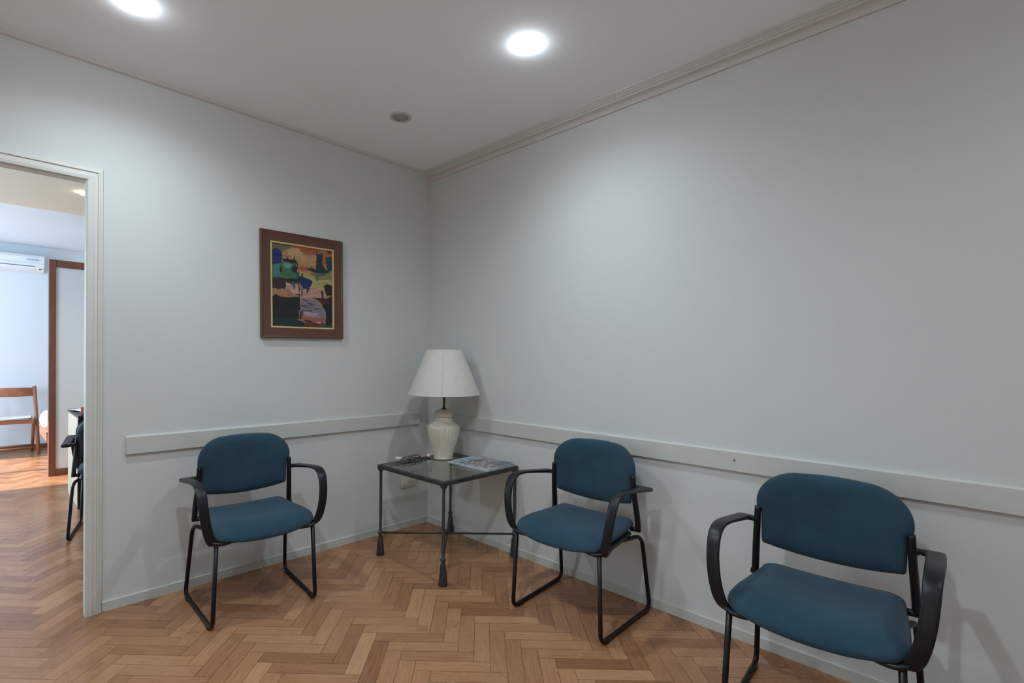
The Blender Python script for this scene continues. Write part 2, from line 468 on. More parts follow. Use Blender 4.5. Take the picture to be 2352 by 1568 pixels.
# crown on the right wall: profile (x from wall, z)
cp = [(0, H), (-0.075, H), (-0.075, H-0.010), (-0.068, H-0.013), (-0.068, H-0.018), (-0.062, H-0.020), (-0.055, H-0.027), (-0.048, H-0.030), (-0.046, H-0.036)]
for i in range(7):
    t = i/6; cp.append((-0.042+0.030*math.sin(t*pi/2), H-0.038-0.022*(1-math.cos(t*pi/2))))
cp += [(-0.010, H-0.064), (0, H-0.064)]
bm = bmesh.new(); prism(bm, cp, 'y', -4.9, 0.0)
struct(obj('trim_1', bm, m_crown), 'stepped ceiling moulding along the right wall')
cp = [(0, H), (-0.016, H), (-0.016, H-0.006), (-0.012, H-0.014), (-0.004, H-0.018), (0, H-0.018)]
bm = bmesh.new(); prism(bm, cp, 'x', -4.3, 0.0)
struct(obj('trim_2', bm, m_crown), 'slim ceiling bead along the left wall')
# chair rails
def rail(name, axis, a0, a1, label):
    z0, z1, T = 0.737, 0.825, 0.016
    cp = [(0, z0), (-T, z0), (-T, z1-0.006), (-T+0.006, z1), (0, z1)]
    bm = bmesh.new(); prism(bm, cp, axis, a0, a1)
    return struct(obj(name, bm, m_trim), label)
rail('trim_3', 'x', -1.892, -0.09, 'pale painted chair rail board on the left wall')
t4 = rail('trim_4', 'y', -4.9, -0.02, 'pale painted chair rail board on the right wall')
bm = bmesh.new(); lathe(bm, [(0.0045, 0), (0.0045, 0.003), (0.002, 0.004)], 12)
obj('nail_head', bm, m_steel, t4, loc=(-0.016, -2.146, 0.785), rot=(0, -pi/2, 0))
# baseboards
def base(name, axis, a0, a1, label, hgt=0.047):
    T = 0.010
    cp = [(0, 0), (-T, 0), (-T, hgt-0.003), (-T+0.003, hgt), (0, hgt)]
    bm = bmesh.new(); prism(bm, cp, axis, a0, a1)
    return struct(obj(name, bm, m_trim), label)
base('baseboard_left', 'x', -1.983, 0.0, 'low painted baseboard under the painting')
base('baseboard_right', 'y', -4.9, -0.01, 'low painted baseboard along the right wall')
bm = bmesh.new(); box(bm, -4.2, 1.3, 5.648, 5.66, 0, 0.06)
struct(obj('baseboard_back', bm, m_brown))

# door casing: stepped profile around the opening, with the jamb lining
def casing():
    bm = bmesh.new()
    # steps: (distance from the opening edge, projection)
    prof = [(-0.012, 0.0), (-0.012, 0.012), (-0.006, 0.020), (0.006, 0.022), (0.014, 0.022), (0.016, 0.017), (0.030, 0.017), (0.032, 0.022), (0.038, 0.022), (0.040, 0.014), (0.050, 0.014), (0.054, 0.004), (0.054, 0.0)]
    # sweep: left bottom -> left top -> right top -> right bottom
    rings = []
    for (cx, cz, sx, sz) in ((DX0, 0, -1, 0), (DX0, DH, -1, 1), (DX1, DH, 1, 1), (DX1, 0, 1, 0)):
        rings.append([bm.verts.new((cx+sx*d, -p, cz+sz*d)) for d, p in prof])
    for A, B in zip(rings, rings[1:]):
        for k in range(len(prof)-1): bm.faces.new((A[k], A[k+1], B[k+1], B[k]))
    # jamb lining
    t = 0.012
    box(bm, DX0, DX0+t, 0.0, WT, 0, DH); box(bm, DX1-t, DX1, 0.0, WT, 0, DH); box(bm, DX0+t, DX1-t, 0.0, WT, DH-t, DH)
    o = obj('door_1', bm, m_case)
    return struct(o, 'pale grooved door frame around the open doorway')
casing()

# ------------------------------------------------------------------ downlights and speaker
def downlight(x, y, z, label, warm=False):
    t = thing('ceiling_downlight', label, 'ceiling light', (x, y, z))
    bm = bmesh.new()
    lathe(bm, [(0.047, 0.0), (0.0465, -0.0006), (0.0415, -0.0012), (0.0412, 0.0)], 40)
    flatsmooth(obj('trim_ring', bm, m_chrome, t))
    bm = bmesh.new()
    prof = [(0.042, -0.001)]
    for i in range(1, 7):
        a_ = i/6*pi/2; prof.append((max(0.0015, 0.042*math.cos(a_)), -0.001-0.019*math.sin(a_)))
    lathe(bm, prof, 32)
    obj('lens', bm, m_bulbw if warm else m_bulb, t, smooth=True)
    return t
names = ['bright recessed ceiling downlight above the middle of the right wall', 'bright recessed ceiling downlight at the top left, nearest the doorway wall', 'recessed ceiling downlight above the camera in the middle of the room', 'unseen recessed ceiling downlight for fill, behind the camera by the right wall', 'unseen recessed ceiling downlight for fill, on the left of the room outside the picture', 'unseen recessed ceiling downlight for fill, in the far rear corner behind the camera']
for (sx, sy), nm in zip(SPOTS, names): downlight(sx, sy, H, nm)
downlight(-1.830, 1.934, HB, 'small warm downlight seen through the doorway', True)
sp = thing('ceiling_speaker', 'small round grey ceiling speaker near the corner of the ceiling', 'speaker', (-0.687, -0.571, H))
bm = bmesh.new()
lathe(bm, [(0.063, 0.0), (0.063, -0.002), (0.059, -0.005), (0.046, -0.006), (0.044, -0.004), (0.044, 0.0)], 48)
flatsmooth(obj('rim', bm, m_spk, sp))
bm = bmesh.new(); lathe(bm, [(0.0445, -0.002), (0.044, -0.004), (0.030, -0.0055), (0.001, -0.006)], 48)
obj('grille', bm, m_grille, sp, smooth=True)
bm = bmesh.new(); lathe(bm, [(0.004, -0.004), (0.004, -0.008), (0.001, -0.009)], 10, center=(0.0095, 0.0335))
obj('mounting_screw', bm, m_dark, sp)

# ------------------------------------------------------------------ wall outlet
t = thing('wall_outlet', 'ivory wall outlet plate low on the wall under the glass table', 'outlet', (-0.180, 0, 0.328))
bm = bmesh.new(); box(bm, -0.0625, 0.0625, -0.012, 0, -0.041, 0.041, 0.006, seg=3); flatsmooth(obj('cover_plate', bm, m_outlet, t))
bm = bmesh.new(); box(bm, -0.036, 0.036, -0.0155, -0.010, -0.024, 0.024, 0.002); flatsmooth(obj('socket_insert', bm, m_outlet, t))
bm = bmesh.new()
for sx, rz in ((-0.007, 0.5), (0.007, -0.5)):
    box(bm, -0.0013, 0.0013, -0.0165, -0.014, -0.0045, 0.0045, rot=Matrix.Translation((sx, 0, 0.004)) @ Matrix.Rotation(rz, 4, 'Y'))
box(bm, -0.0013, 0.0013, -0.0165, -0.014, -0.010, -0.004)
obj('pin_slots', bm, m_dark, t)

# ------------------------------------------------------------------ framed painting
def painting():
    W_, H_ = 0.521, 0.622
    root = thing('framed_painting', 'framed oil painting of dark boats in a harbour under an orange sky, brown wood frame', 'painting', (-0.991, 0, 1.643))
    root.rotation_euler = (0, math.radians(-0.9), 0)
    # frame: sloping wood moulding, mitred
    prof = [(0.0, 0.0), (0.0, 0.022), (0.004, 0.026), (0.020, 0.020), (0.050, 0.014), (0.060, 0.012), (0.060, 0.0)]
    def mitre(prof_, w_, h_, mt, nm):
        bm = bmesh.new(); rings = []
        for (sx, sz) in ((-1, -1), (-1, 1), (1, 1), (1, -1)):
            rings.append([bm.verts.new((sx*(w_/2-d), -p, sz*(h_/2-d))) for d, p in prof_])
        n = len(prof_)
        for i in range(4):
            A, B = rings[i], rings[(i+1) % 4]
            for k in range(n): bm.faces.new((A[k], A[(k+1) % n], B[(k+1) % n], B[k]))
        return flatsmooth(obj(nm, bm, mt, root), 20)
    mitre(prof, W_, H_, m_frame, 'wood_frame')
    mitre([(0, 0.002), (0, 0.0135), (0.003, 0.0145), (0.009, 0.013), (0.010, 0.008), (0.010, 0.002)], W_-0.118, H_-0.118, m_gold, 'gilt_slip')
    # canvas: colours laid down as shapes, in picture units of the sketch (256..985 by 285..1318)
    nx, nz = 132, 184
    cw, ch = W_-0.136, H_-0.136
    # corner quad of the sketch (top-left, top-right, bottom-right, bottom-left)
    Q = [(262, 285), (985, 400), (970, 1318), (252, 1292)]
    def sk(u, v):   # u right, v down: bilinear is close enough here
        a0 = (Q[0][0]+(Q[1][0]-Q[0][0])*u, Q[0][1]+(Q[1][1]-Q[0][1])*u)
        b0 = (Q[3][0]+(Q[2][0]-Q[3][0])*u, Q[3][1]+(Q[2][1]-Q[3][1])*u)
        return a0[0]+(b0[0]-a0[0])*v, a0[1]+(b0[1]-a0[1])*v
    def c(r, g, b): return tuple(((x/255)/12.92 if x/255 <= 0.04045 else ((x/255+0.055)/1.055)**2.4) for x in (r, g, b))
    G = 1.0
    shapes = [
        (c(150, 118, 80), [(200, 250), (1050, 250), (1050, 700), (200, 700)]),       # sky ochre
        (c(96, 88, 66), [(250, 280), (520, 320), (380, 400), (250, 420)]),
        (c(152, 78, 56), [(500, 320), (800, 360), (860, 400), (760, 440), (620, 400), (520, 360)]),
        (c(150, 74, 54), [(620, 380), (760, 400), (740, 440), (640, 430)]),
        (c(176, 142, 98), [(440, 370), (560, 350), (620, 420), (560, 500), (440, 430)]),
        (c(168, 128, 88), [(560, 440), (780, 440), (770, 560), (600, 560)]),
        (c(158, 82, 60), [(560, 570), (650, 575), (720, 630), (620, 640), (565, 610)]),
        (c(160, 92, 62), [(865, 430), (985, 400), (985, 560), (910, 600), (870, 520)]),
        (c(84, 52, 44), [(900, 395), (990, 400), (985, 430), (940, 430)]),
        (c(150, 142, 86), [(560, 640), (720, 660), (985, 650), (985, 800), (860, 850), (740, 760), (600, 680)]),   # yellow water
        (c(122, 118, 78), [(760, 690), (985, 650), (980, 740), (800, 760)]),
        (c(158, 150, 94), [(700, 740), (980, 740), (890, 980), (760, 900)]),
        (c(176, 140, 128), [(380, 760), (580, 770), (560, 920), (400, 900), (400, 820)]),    # pink water
        (c(172, 132, 116), [(560, 880), (700, 820), (880, 860), (880, 960), (740, 950), (620, 1000), (560, 960)]),
        (c(150, 108, 84), [(255, 850), (440, 840), (520, 930), (400, 950), (255, 900)]),
        (c(120, 112, 120), [(560, 960), (760, 960), (900, 1130), (880, 1210), (600, 1170), (560, 1060)]),   # lilac water
        (c(112, 106, 118), [(600, 980), (740, 980), (800, 1060), (620, 1070)]),
        (c(170, 140, 150), [(620, 1120), (800, 1150), (740, 1180), (620, 1160)]),
        (c(150, 84, 72), [(560, 1180), (880, 1200), (860, 1260), (620, 1240)]),
        (c(84, 44, 34), [(560, 1240), (860, 1260), (830, 1320), (560, 1310)]),
        (c(190, 140, 130), [(775, 1245), (820, 1245), (820, 1265), (780, 1262)]),
        (c(52, 96, 80), [(255, 540), (380, 515), (545, 545), (520, 600), (560, 660), (560, 725), (255, 720)]),     # green quay
        (c(84, 134, 116), [(380, 525), (500, 550), (470, 600), (400, 590)]),
        (c(66, 110, 106), [(258, 560), (340, 550), (360, 660), (300, 715), (258, 690)]),
        (c(58, 96, 44), [(380, 560), (420, 660), (500, 680), (470, 722), (360, 705)]),
        (c(22, 36, 26), [(350, 580), (365, 580), (372, 650), (345, 650)]),
        (c(16, 40, 34), [(480, 600), (530, 560), (550, 620), (540, 650), (490, 640)]),
        (c(18, 36, 90), [(260, 372), (318, 348), (378, 400), (372, 530), (300, 542), (260, 540)]),    # blue house
        (c(14, 26, 62), [(310, 420), (328, 418), (330, 445), (312, 446)]),
        (c(14, 24, 58), [(318, 490), (338, 488), (338, 530), (320, 532)]),
        (c(20, 30, 24), [(380, 480), (430, 480), (545, 510), (545, 545), (440, 520), (380, 512)]),
        (c(20, 28, 24), [(428, 490), (436, 452), (450, 455), (440, 492)]), (c(20, 28, 24), [(500, 505), (515, 452), (528, 460), (515, 508)]),
        (c(16, 26, 26), [(530, 660), (552, 530), (568, 530), (545, 660)]),
        (c(16, 30, 30), [(255, 722), (300, 700), (420, 718), (575, 722), (575, 762), (430, 765), (255, 740)]),
        (c(52, 30, 34), [(255, 725), (420, 728), (412, 820), (400, 848), (255, 835)]),      # maroon boat
        (c(38, 72, 64), [(430, 765), (570, 765), (560, 790), (470, 790)]),
        (c(44, 66, 66), [(490, 790), (512, 790), (520, 850), (500, 850)]),
        (c(18, 34, 84), [(570, 690), (640, 715), (715, 738), (735, 762), (705, 822), (575, 790)]),  # blue boat
        (c(26, 42, 84), [(575, 780), (705, 815), (680, 850), (620, 840)]),
        (c(30, 40, 78), [(600, 840), (618, 840), (608, 890), (600, 930), (588, 930), (595, 880)]),
        (c(30, 38, 72), [(655, 840), (684, 850), (665, 905), (652, 895)]),
        (c(16, 28, 34), [(558, 640), (570, 640), (574, 880), (560, 880)]),
        (c(16, 24, 40), [(595, 700), (604, 662), (616, 662), (616, 706)]),
        (c(20, 42, 44), [(650, 582), (720, 600), (790, 610), (920, 620), (950, 650), (860, 668), (760, 655), (690, 625)]),    # sailing boat
        (c(24, 46, 52), [(783, 470), (800, 430), (865, 420), (858, 540), (900, 620), (790, 612)]),
        (c(18, 30, 30), [(790, 385), (802, 385), (796, 615), (780, 615)]),
        (c(28, 56, 60), [(895, 485), (955, 465), (985, 480), (985, 635), (920, 635), (915, 560)]),
        (c(18, 30, 30), [(715, 600), (722, 568), (732, 572), (732, 604)]),
        (c(82, 90, 74), [(690, 660), (940, 660), (860, 690), (800, 710), (790, 770), (776, 770), (770, 700)]),
        (c(26, 22, 24), [(255, 940), (300, 900), (345, 935), (430, 945), (560, 935), (575, 1000), (580, 1100), (400, 1120), (255, 1110)]),   # dark hull
        (c(26, 28, 32), [(255, 1080), (560, 1095), (560, 1210), (255, 1200)]),
        (c(22, 44, 40), [(250, 1190), (520, 1210), (610, 1240), (620, 1305), (250, 1300)]),
        (c(22, 24, 22), [(518, 905), (580, 905), (580, 918), (518, 918)]), (c(22, 24, 22), [(560, 905), (572, 905), (572, 1000), (560, 1000)]),
        (c(70, 48, 40), [(570, 1110), (605, 1110), (600, 1200), (565, 1200)]),
        (c(30, 22, 16), [(865, 815), (905, 792), (980, 805), (980, 930), (900, 930), (880, 860)]),    # right house boat
        (c(34, 20, 22), [(728, 945), (800, 960), (900, 965), (980, 930), (980, 1080), (860, 1060), (800, 990)]),
        (c(78, 30, 34), [(800, 975), (960, 995), (900, 1030), (840, 1030)]),
        (c(18, 24, 20), [(842, 960), (848, 870), (858, 870), (862, 965)]), (c(18, 24, 20), [(828, 872), (838, 868), (852, 910), (845, 920)]),
        (c(14, 26, 26), [(840, 1040), (980, 1010), (980, 1320), (880, 1300), (895, 1130)]),
        (c(40, 84, 68), [(830, 1270), (980, 1250), (980, 1325), (830, 1320)]),
        (c(18, 30, 28), [(880, 1230), (960, 1230), (950, 1290), (900, 1290)]),
        (c(44, 40, 46), [(600, 968), (670, 995), (660, 1002), (600, 980)]), (c(44, 40, 46), [(655, 1010), (740, 1030), (735, 1038), (660, 1024)]),
        (c(44, 40, 46), [(590, 1040), (670, 1050), (668, 1060), (590, 1054)]), (c(44, 40, 46), [(745, 1070), (830, 1085), (825, 1093), (745, 1084)]),
        (c(44, 40, 46), [(600, 1095), (720, 1110), (725, 1125), (600, 1108)]), (c(40, 26, 24), [(620, 1215), (700, 1230), (720, 1255), (640, 1240)]),
    ]
    from mathutils import noise
    def inside(p, poly):
        x, y = p; r = False; j = len(poly)-1
        for i in range(len(poly)):
            xi, yi = poly[i]; xj, yj = poly[j]
            if (yi > y) != (yj > y) and x < (xj-xi)*(y-yi)/(yj-yi)+xi: r = not r
            j = i
        return r
    boxes = [(min(p[0] for p in s_[1]), max(p[0] for p in s_[1]), min(p[1] for p in s_[1]), max(p[1] for p in s_[1])) for s_ in shapes]
    bm = bmesh.new(); cl = bm.loops.layers.float_color.new('paint')
    grid = []; colr = {}
    for j in range(nz+1):
        row = []
        for i in range(nx+1):
            u, v = i/nx, j/nz
            x, y = sk(u, v)
            n1 = noise.noise(Vector((x*0.02, y*0.02, 3.0))); n2 = noise.noise(Vector((x*0.02, y*0.02, 9.0)))
            n3 = noise.noise(Vector((x*0.012, y*0.035, 5.0)))
            xx, yy = x+n1*9, y+n2*9
            col = (0.3, 0.2, 0.1)
            for s_, bb in zip(shapes, boxes):
                if bb[0] <= xx <= bb[1] and bb[2] <= yy <= bb[3] and inside((xx, yy), s_[1]): col = s_[0]
            f = (1+0.30*n3+0.14*noise.noise(Vector((x*0.11, y*0.11, 1))))*G
            vt = bm.verts.new(((u-0.5)*cw, -0.006, (0.5-v)*ch))
            colr[vt] = (col[0]*f, col[1]*f, col[2]*f, 1)
            row.append(vt)
        grid.append(row)
    for j in range(nz):
        for i in range(nx):
            f = bm.faces.new((grid[j][i], grid[j+1][i], grid[j+1][i+1], grid[j][i+1]))
            for lp in f.loops: lp[cl] = colr[lp.vert]
    obj('canvas', bm, m_paint, root, smooth=True)
painting()

# ------------------------------------------------------------------ blue visitor chair
def outline_back(notch=True):
    """half width by height, rounded: list of (x,z) around the backrest"""
    pts = []
    zt, zb = 0.812, 0.532
    hw = 0.228
    # right side going up from the bottom corner
    def q(cx, cz, r1, r2_, a0, a1, m):
        return [(cx+r1*math.cos(a0+(a1-a0)*i/m), cz+r2_*math.sin(a0+(a1-a0)*i/m)) for i in range(m+1)]
    right = [(0.198, zb+0.001)]
    right += q(0.196, zb+0.013, 0.013, 0.013, -pi/2, 0, 6)
    right += ([(0.2105, 0.58), (0.2115, 0.630), (0.212, 0.658), (0.2155, 0.6655), (0.2235, 0.668), (0.2270, 0.674)] if notch else [(0.2105, 0.58), (0.217, 0.620), (0.223, 0.650), (0.2270, 0.674)])
    right += q(0.097, 0.692, 0.131, 0.116, 0.0, pi/2, 16)
    right += [(0.05, zt-0.001)]
    top = [(0.0, zt)]
    left = [(-x, z) for x, z in right[::-1]]
    bot = []
    for i in range(1, 12):
        x = -0.198+0.396*i/12
        bot.append((x, zb-0.026*(1-(x/0.198)**2)))
    return right+top+left+bot
def resample(pts, n):
    P = [Vector((p[0], p[1], 0)) for p in pts]; P.append(P[0])
    L = [0]
    for a_, b_ in zip(P, P[1:]): L.append(L[-1]+(b_-a_).length)
    out = []; k = 0
    for i in range(n):
        d = L[-1]*i/n
        while L[k+1] < d: k += 1
        t = (d-L[k])/max(1e-9, L[k+1]-L[k]); p = P[k].lerp(P[k+1], t)
        out.append((p.x, p.y))
    return out
def pillow(outl, center, tfront, tback, place, n=160, inner=None, rings=(1.0, 0.985, 0.96, 0.92, 0.86, 0.78, 0.69, 0.60, 0.51, 0.42, 0.33, 0.25, 0.17, 0.10, 0.04), shrink_back=1.0):
    """closed cushion from a star-shaped outline. place(x, y, h) gives the 3D point; h>0 is the front side"""
    P = resample(outl, n); bm = bmesh.new()
    if inner:   # the notches at the rim fade out inside
        ci = resample(inner, 720); an = sorted((math.atan2(y-center[1], x-center[0]), math.hypot(x-center[0], y-center[1])) for x, y in ci)
        def rad(t_):
            b_ = min(an, key=lambda q: abs(q[0]-t_)); return b_[1]
        PI_ = [(center[0]+math.cos(t_)*rad(t_), center[1]+math.sin(t_)*rad(t_)) for t_ in (math.atan2(y-center[1], x-center[0]) for x, y in P)]
    else: PI_ = P
    def ring(s_, sign):
        h = (1-max(0, s_)**7)**0.5 if s_ < 1 else 0
        T = tfront if sign > 0 else tback
        w_ = min(1.0, max(0.0, (s_-0.86)/0.14))
        PP = [(a_[0]*w_+b_[0]*(1-w_), a_[1]*w_+b_[1]*(1-w_)) for a_, b_ in zip(P, PI_)]
        return [bm.verts.new(place(center[0]+(x-center[0])*s_, center[1]+(y-center[1])*s_, sign*h*T)) for x, y in PP]
    mid = ring(1.0, 1)
    for sign in (1, -1):
        prev = mid
        for s_ in rings[1:]:
            R_ = ring(s_, sign)
            for k in range(n):
                f = (prev[k], prev[(k+1) % n], R_[(k+1) % n], R_[k])
                bm.faces.new(f if sign > 0 else f[::-1])
            prev = R_
        c_ = bm.verts.new(place(center[0], center[1], sign*(tfront if sign > 0 else tback)))
        for k in range(n): bm.faces.new((prev[k], prev[(k+1) % n], c_) if sign > 0 else (c_, prev[(k+1) % n], prev[k]))
    return bm
def by(x, z):          # mid-surface of the backrest: wraps forward at the sides, leans a little
    return 0.146-0.045*(x/0.228)**2+0.035*(z-0.66)
def place_back(x, z, h):
    crease = 0.0030*math.exp(-((x-0.026)/0.014)**2)+0.0034*math.exp(-((x+0.024)/0.016)**2)
    crease *= math.exp(-((z-0.67)/0.08)**2)
    return (x, by(x, z)-h+(crease if h > 0.01 else 0), z)
def outline_seat():
    right = [(0.10, -0.262), (0.165, -0.250)]
    for i in range(1, 9):
        a_ = -pi/2*0.80+(pi/2*0.92)*i/8
        right.append((0.172+0.066*math.cos(a_), -0.182+0.066*math.sin(a_)))
    right += [(0.234, -0.12), (0.228, -0.05), (0.220, 0.03), (0.212, 0.09)]
    for i in range(1, 7):
        a_ = pi/2*i/6
        right.append((0.166+0.044*math.cos(a_), 0.115+0.042*math.sin(a_)))
    right += [(0.08, 0.160)]
    left = [(-x, y) for x, y in right[::-1]]
    raw = right+[(0.0, 0.161)]+left+[(0.0, -0.267)]
    return [(p.x, p.y) for p in catmull([(x, y, 0) for x, y in raw], 5, closed=True)]
def seat_z(x, y):
    z = 0.415
    z += 0.012*max(0, (y+0.02)/0.18)**2            # rises toward the back
    f = min(1.0, max(0.0, (-0.10-y)/0.165))
    z += 0.010*(x/0.22)**2*(1-0.6*f)
    z -= 0.034*f**3                                 # waterfall front
    return z
def place_seat(x, y, h): return (x, y, seat_z(x, y)+h)
def place_shell(x, y, h): return (x, y, (0.387 if y > -0.1 else 0.387-0.004*((-0.1-y)/0.1))+h)

def make_chair(label, group):
    t = thing('visitor_chair', label, 'chair', group=group)
    o = obj('backrest', pillow(outline_back(), (0, 0.675), 0.030, 0.006, place_back, inner=outline_back(False)), m_fabric, t, smooth=True)
    ob = [(x*0.965, 0.672+(z-0.672)*0.955) for x, z in outline_back(False)]
    o2 = obj('back_shell', pillow(ob, (0, 0.672), 0.004, 0.014, lambda x, z, h: (x, by(x, z)+0.008-h, z)), m_black, t, smooth=True)
    o = obj('seat', pillow(outline_seat(), (0, -0.045), 0.036, 0.026, place_seat), m_fabric, t, smooth=True)
    so = [(x*0.985, -0.03+(y+0.03)*0.88+0.008) for x, y in outline_seat()]
    obj('seat_shell', pillow(so, (0, -0.035), 0.020, 0.026, place_shell), m_black, t, smooth=True)
    for s_ in (-1, 1):
        # sled leg: front leg, floor runner and rear leg in one bent tube
        pts = [(0.185*s_, -0.02, 0.374), (0.205*s_, 0.06, 0.374), (0.232*s_, 0.168, 0.374), (0.252*s_, 0.228, 0.0105), (0.236*s_, -0.232, 0.0105), (0.221*s_, -0.226, 0.385)]
        bm = bmesh.new(); tube(bm, roundpath(pts, [0.03, 0.052, 0.045, 0.045], 7), 0.0098, 12)
        lg = obj('leg', bm, m_blackmetal, t, smooth=True)
        for yy, xx in ((-0.180, 0.2375), (0.170, 0.2495)):
            bm = bmesh.new(); tube(bm, [(xx*s_, yy-0.022, 0.0085), (xx*s_, yy+0.022, 0.0085)], 0.0125, 12, r2=0.0085, side=(1, 0, 0))
            obj('glide', bm, m_black, lg, smooth=True)
        # armrest: flat strap loop
        P = [(0.277, 0.128, 0.613), (0.279, 0.06, 0.622), (0.281, -0.03, 0.634), (0.281, -0.11, 0.643), (0.280, -0.165, 0.640), (0.278, -0.205, 0.618), (0.276, -0.226, 0.575), (0.271, -0.236, 0.520), (0.262, -0.238, 0.465), (0.250, -0.233, 0.420), (0.236, -0.218, 0.390), (0.222, -0.185, 0.374), (0.210, -0.130, 0.372)]
        pts = catmull([(x*s_, y, z) for x, y, z in P], 6)
        bm = bmesh.new()
        strap(bm, pts, lambda u: 0.051-0.010*min(1, u*2) if u < 0.75 else 0.041-0.012*(u-0.75)/0.25, lambda u: 0.013+0.008*max(0, 1-u*5) + (0.008 if u > 0.8 else 0)*(u-0.8)/0.2)
        ar = obj('armrest', bm, m_black, t, smooth=True)
        bm = bmesh.new()
        tube(bm, catmull([(0.236*s_, -0.216, 0.392), (0.212*s_, -0.226, 0.384), (0.180*s_, -0.222, 0.381), (0.145*s_, -0.200, 0.379)], 5), 0.016, 12, r2=0.010, side=(0, 1, 0))
        tube(bm, catmull([(0.232*s_, -0.195, 0.386), (0.226*s_, -0.150, 0.384), (0.214*s_, -0.100, 0.384)], 5), 0.012, 12, r2=0.010, side=(1, 0, 0))
        obj('arm_bracket', bm, m_black, ar, smooth=True)
        # upright with the arm pivot and the lower pin
        up = catmull([(0.2205*s_, 0.094, 0.670), (0.2225*s_, 0.097, 0.62), (0.2265*s_, 0.105, 0.55), (0.232*s_, 0.120, 0.47), (0.235*s_, 0.126, 0.410)], 6)
        bm = bmesh.new(); tube(bm, up, 0.0120, 14, r2=0.0155, side=(1, 0, 0), taper=lambda u: 0.9+0.15*min(1, u*1.6))
        uo = obj('back_upright', bm, m_black, t, smooth=True)
        bm = bmesh.new(); tube(bm, [(0.222*s_, 0.100, 0.618), (0.234*s_, 0.104, 0.617), (0.240*s_, 0.114, 0.617), (0.246*s_, 0.114, 0.616), (0.262*s_, 0.116, 0.614)], 0.0105, 12, taper=lambda u: 1.15 if u < 0.3 else (0.8 if u < 0.62 else 1.0))
        obj('arm_pivot', bm, m_black, uo, smooth=True)
        bm = bmesh.new(); tube(bm, [(0.200*s_, 0.118, 0.412), (0.247*s_, 0.124, 0.412)], 0.0115, 12)
        obj('pin', bm, m_black, uo, smooth=True)
    return t
def copy_tree(o, parent=None):
    c_ = o.copy(); COL.objects.link(c_); c_.parent = parent
    for ch in list(o.children): copy_tree(ch, c_)
    return c_
GR = 'blue fabric visitor chairs'
ch0 = make_chair('blue chair beside the doorway, below and left of the painting', GR)
poses = [(-1.412, -0.336, -0.060), (-0.283, -1.538, -1.512), (-0.358, -2.542, -1.532), (-1.700, 1.394, math.radians(167))]
labs = ['blue fabric armchair against the wall under the painting, left of the glass table',
        'blue fabric armchair just right of the glass table, standing on the right wall side',
        'nearest and largest blue fabric armchair, at the right edge of the room',
        'blue fabric armchair seen from behind through the doorway, pulled up to the desk']
proto = ch0
for i, ((x, y, r_), lb) in enumerate(zip(poses, labs)):
    c_ = proto if i == 0 else copy_tree(proto)
    c_.location = (x, y, 0); c_.rotation_euler = (0, 0, r_); c_['label'] = lb; c_['category'] = 'chair'; c_['group'] = GR

# ------------------------------------------------------------------ glass side table
TZ = 0.560
TX, TY, TR = -0.327, -0.597, math.radians(0.8)
t = thing('side_table', 'square glass-topped side table with dark wrought iron legs in the corner', 'table', (TX, TY, 0), TR)
hw = 0.307
bm = bmesh.new()
b_ = 0.018; zt, zb = TZ, TZ-0.024
sec = [(0, zb), (0, zt-0.004), (0.004, zt), (b_-0.003, zt), (b_-0.003, zt-0.007), (b_+0.006, zt-0.007), (b_+0.006, zb)]
rings = []
for sx, sy in ((-1, -1), (1, -1), (1, 1), (-1, 1)):
    rings.append([bm.verts.new((sx*(hw-d), sy*(hw-d), z)) for d, z in sec])
n = len(sec)
for i in range(4):
    A, B = rings[i], rings[(i+1) % 4]
    for k in range(n): bm.faces.new((A[k], A[(k+1) % n], B[(k+1) % n], B[k]))
flatsmooth(obj('top_frame', bm, m_iron, t), 30)
bm = bmesh.new(); g = hw-b_+0.002
box(bm, -g, g, -g, g, zt-0.0065, zt-0.0005)
obj('glass_top', bm, m_glass, t)
LP = hw-0.015
for sx in (-1, 1):
    for sy in (-1, 1):
        bm = bmesh.new()
        lathe(bm, [(0.006, zb+0.001), (0.019, zb), (0.019, zb-0.006), (0.011, zb-0.016), (0.0085, zb-0.018), (0.0085, 0.150), (0.010, 0.148)][::-1] , 18, center=(sx*LP, sy*LP))
        lg = obj('leg', bm, m_iron, t, smooth=False); flatsmooth(lg, 40)
        bm = bmesh.new()
        lathe(bm, [(0.009, 0.126), (0.0135, 0.132), (0.0155, 0.138), (0.0155, 0.142), (0.012, 0.147), (0.0085, 0.152)], 18, center=(sx*LP, sy*LP))
        flatsmooth(obj('collar', bm, m_iron, lg), 50)
        bm = bmesh.new()
        lathe(bm, [(0.0235, 0.0), (0.0245, 0.004), (0.0235, 0.020), (0.0150, 0.108), (0.0125, 0.114), (0.008, 0.128)], 8, center=(sx*LP, sy*LP))
        flatsmooth(obj('foot_block', bm, m_foot, lg), 30)
bm = bmesh.new(); tube(bm, [(-LP+0.006, LP-0.006, 0.139), (LP-0.006, -LP+0.006, 0.139)], 0.0058, 10)
obj('cross_stretcher', bm, m_iron, t, smooth=True)
bm = bmesh.new(); tube(bm, [(-LP+0.006, -LP+0.006, 0.1392), (LP-0.006, LP-0.006, 0.1392)], 0.0058, 10)
obj('cross_stretcher', bm, m_iron, t, smooth=True)
bm = bmesh.new(); lathe(bm, [(0.006, 0.129), (0.013, 0.133), (0.013, 0.146), (0.006, 0.150)], 16)
flatsmooth(obj('hub', bm, m_iron, t), 40)

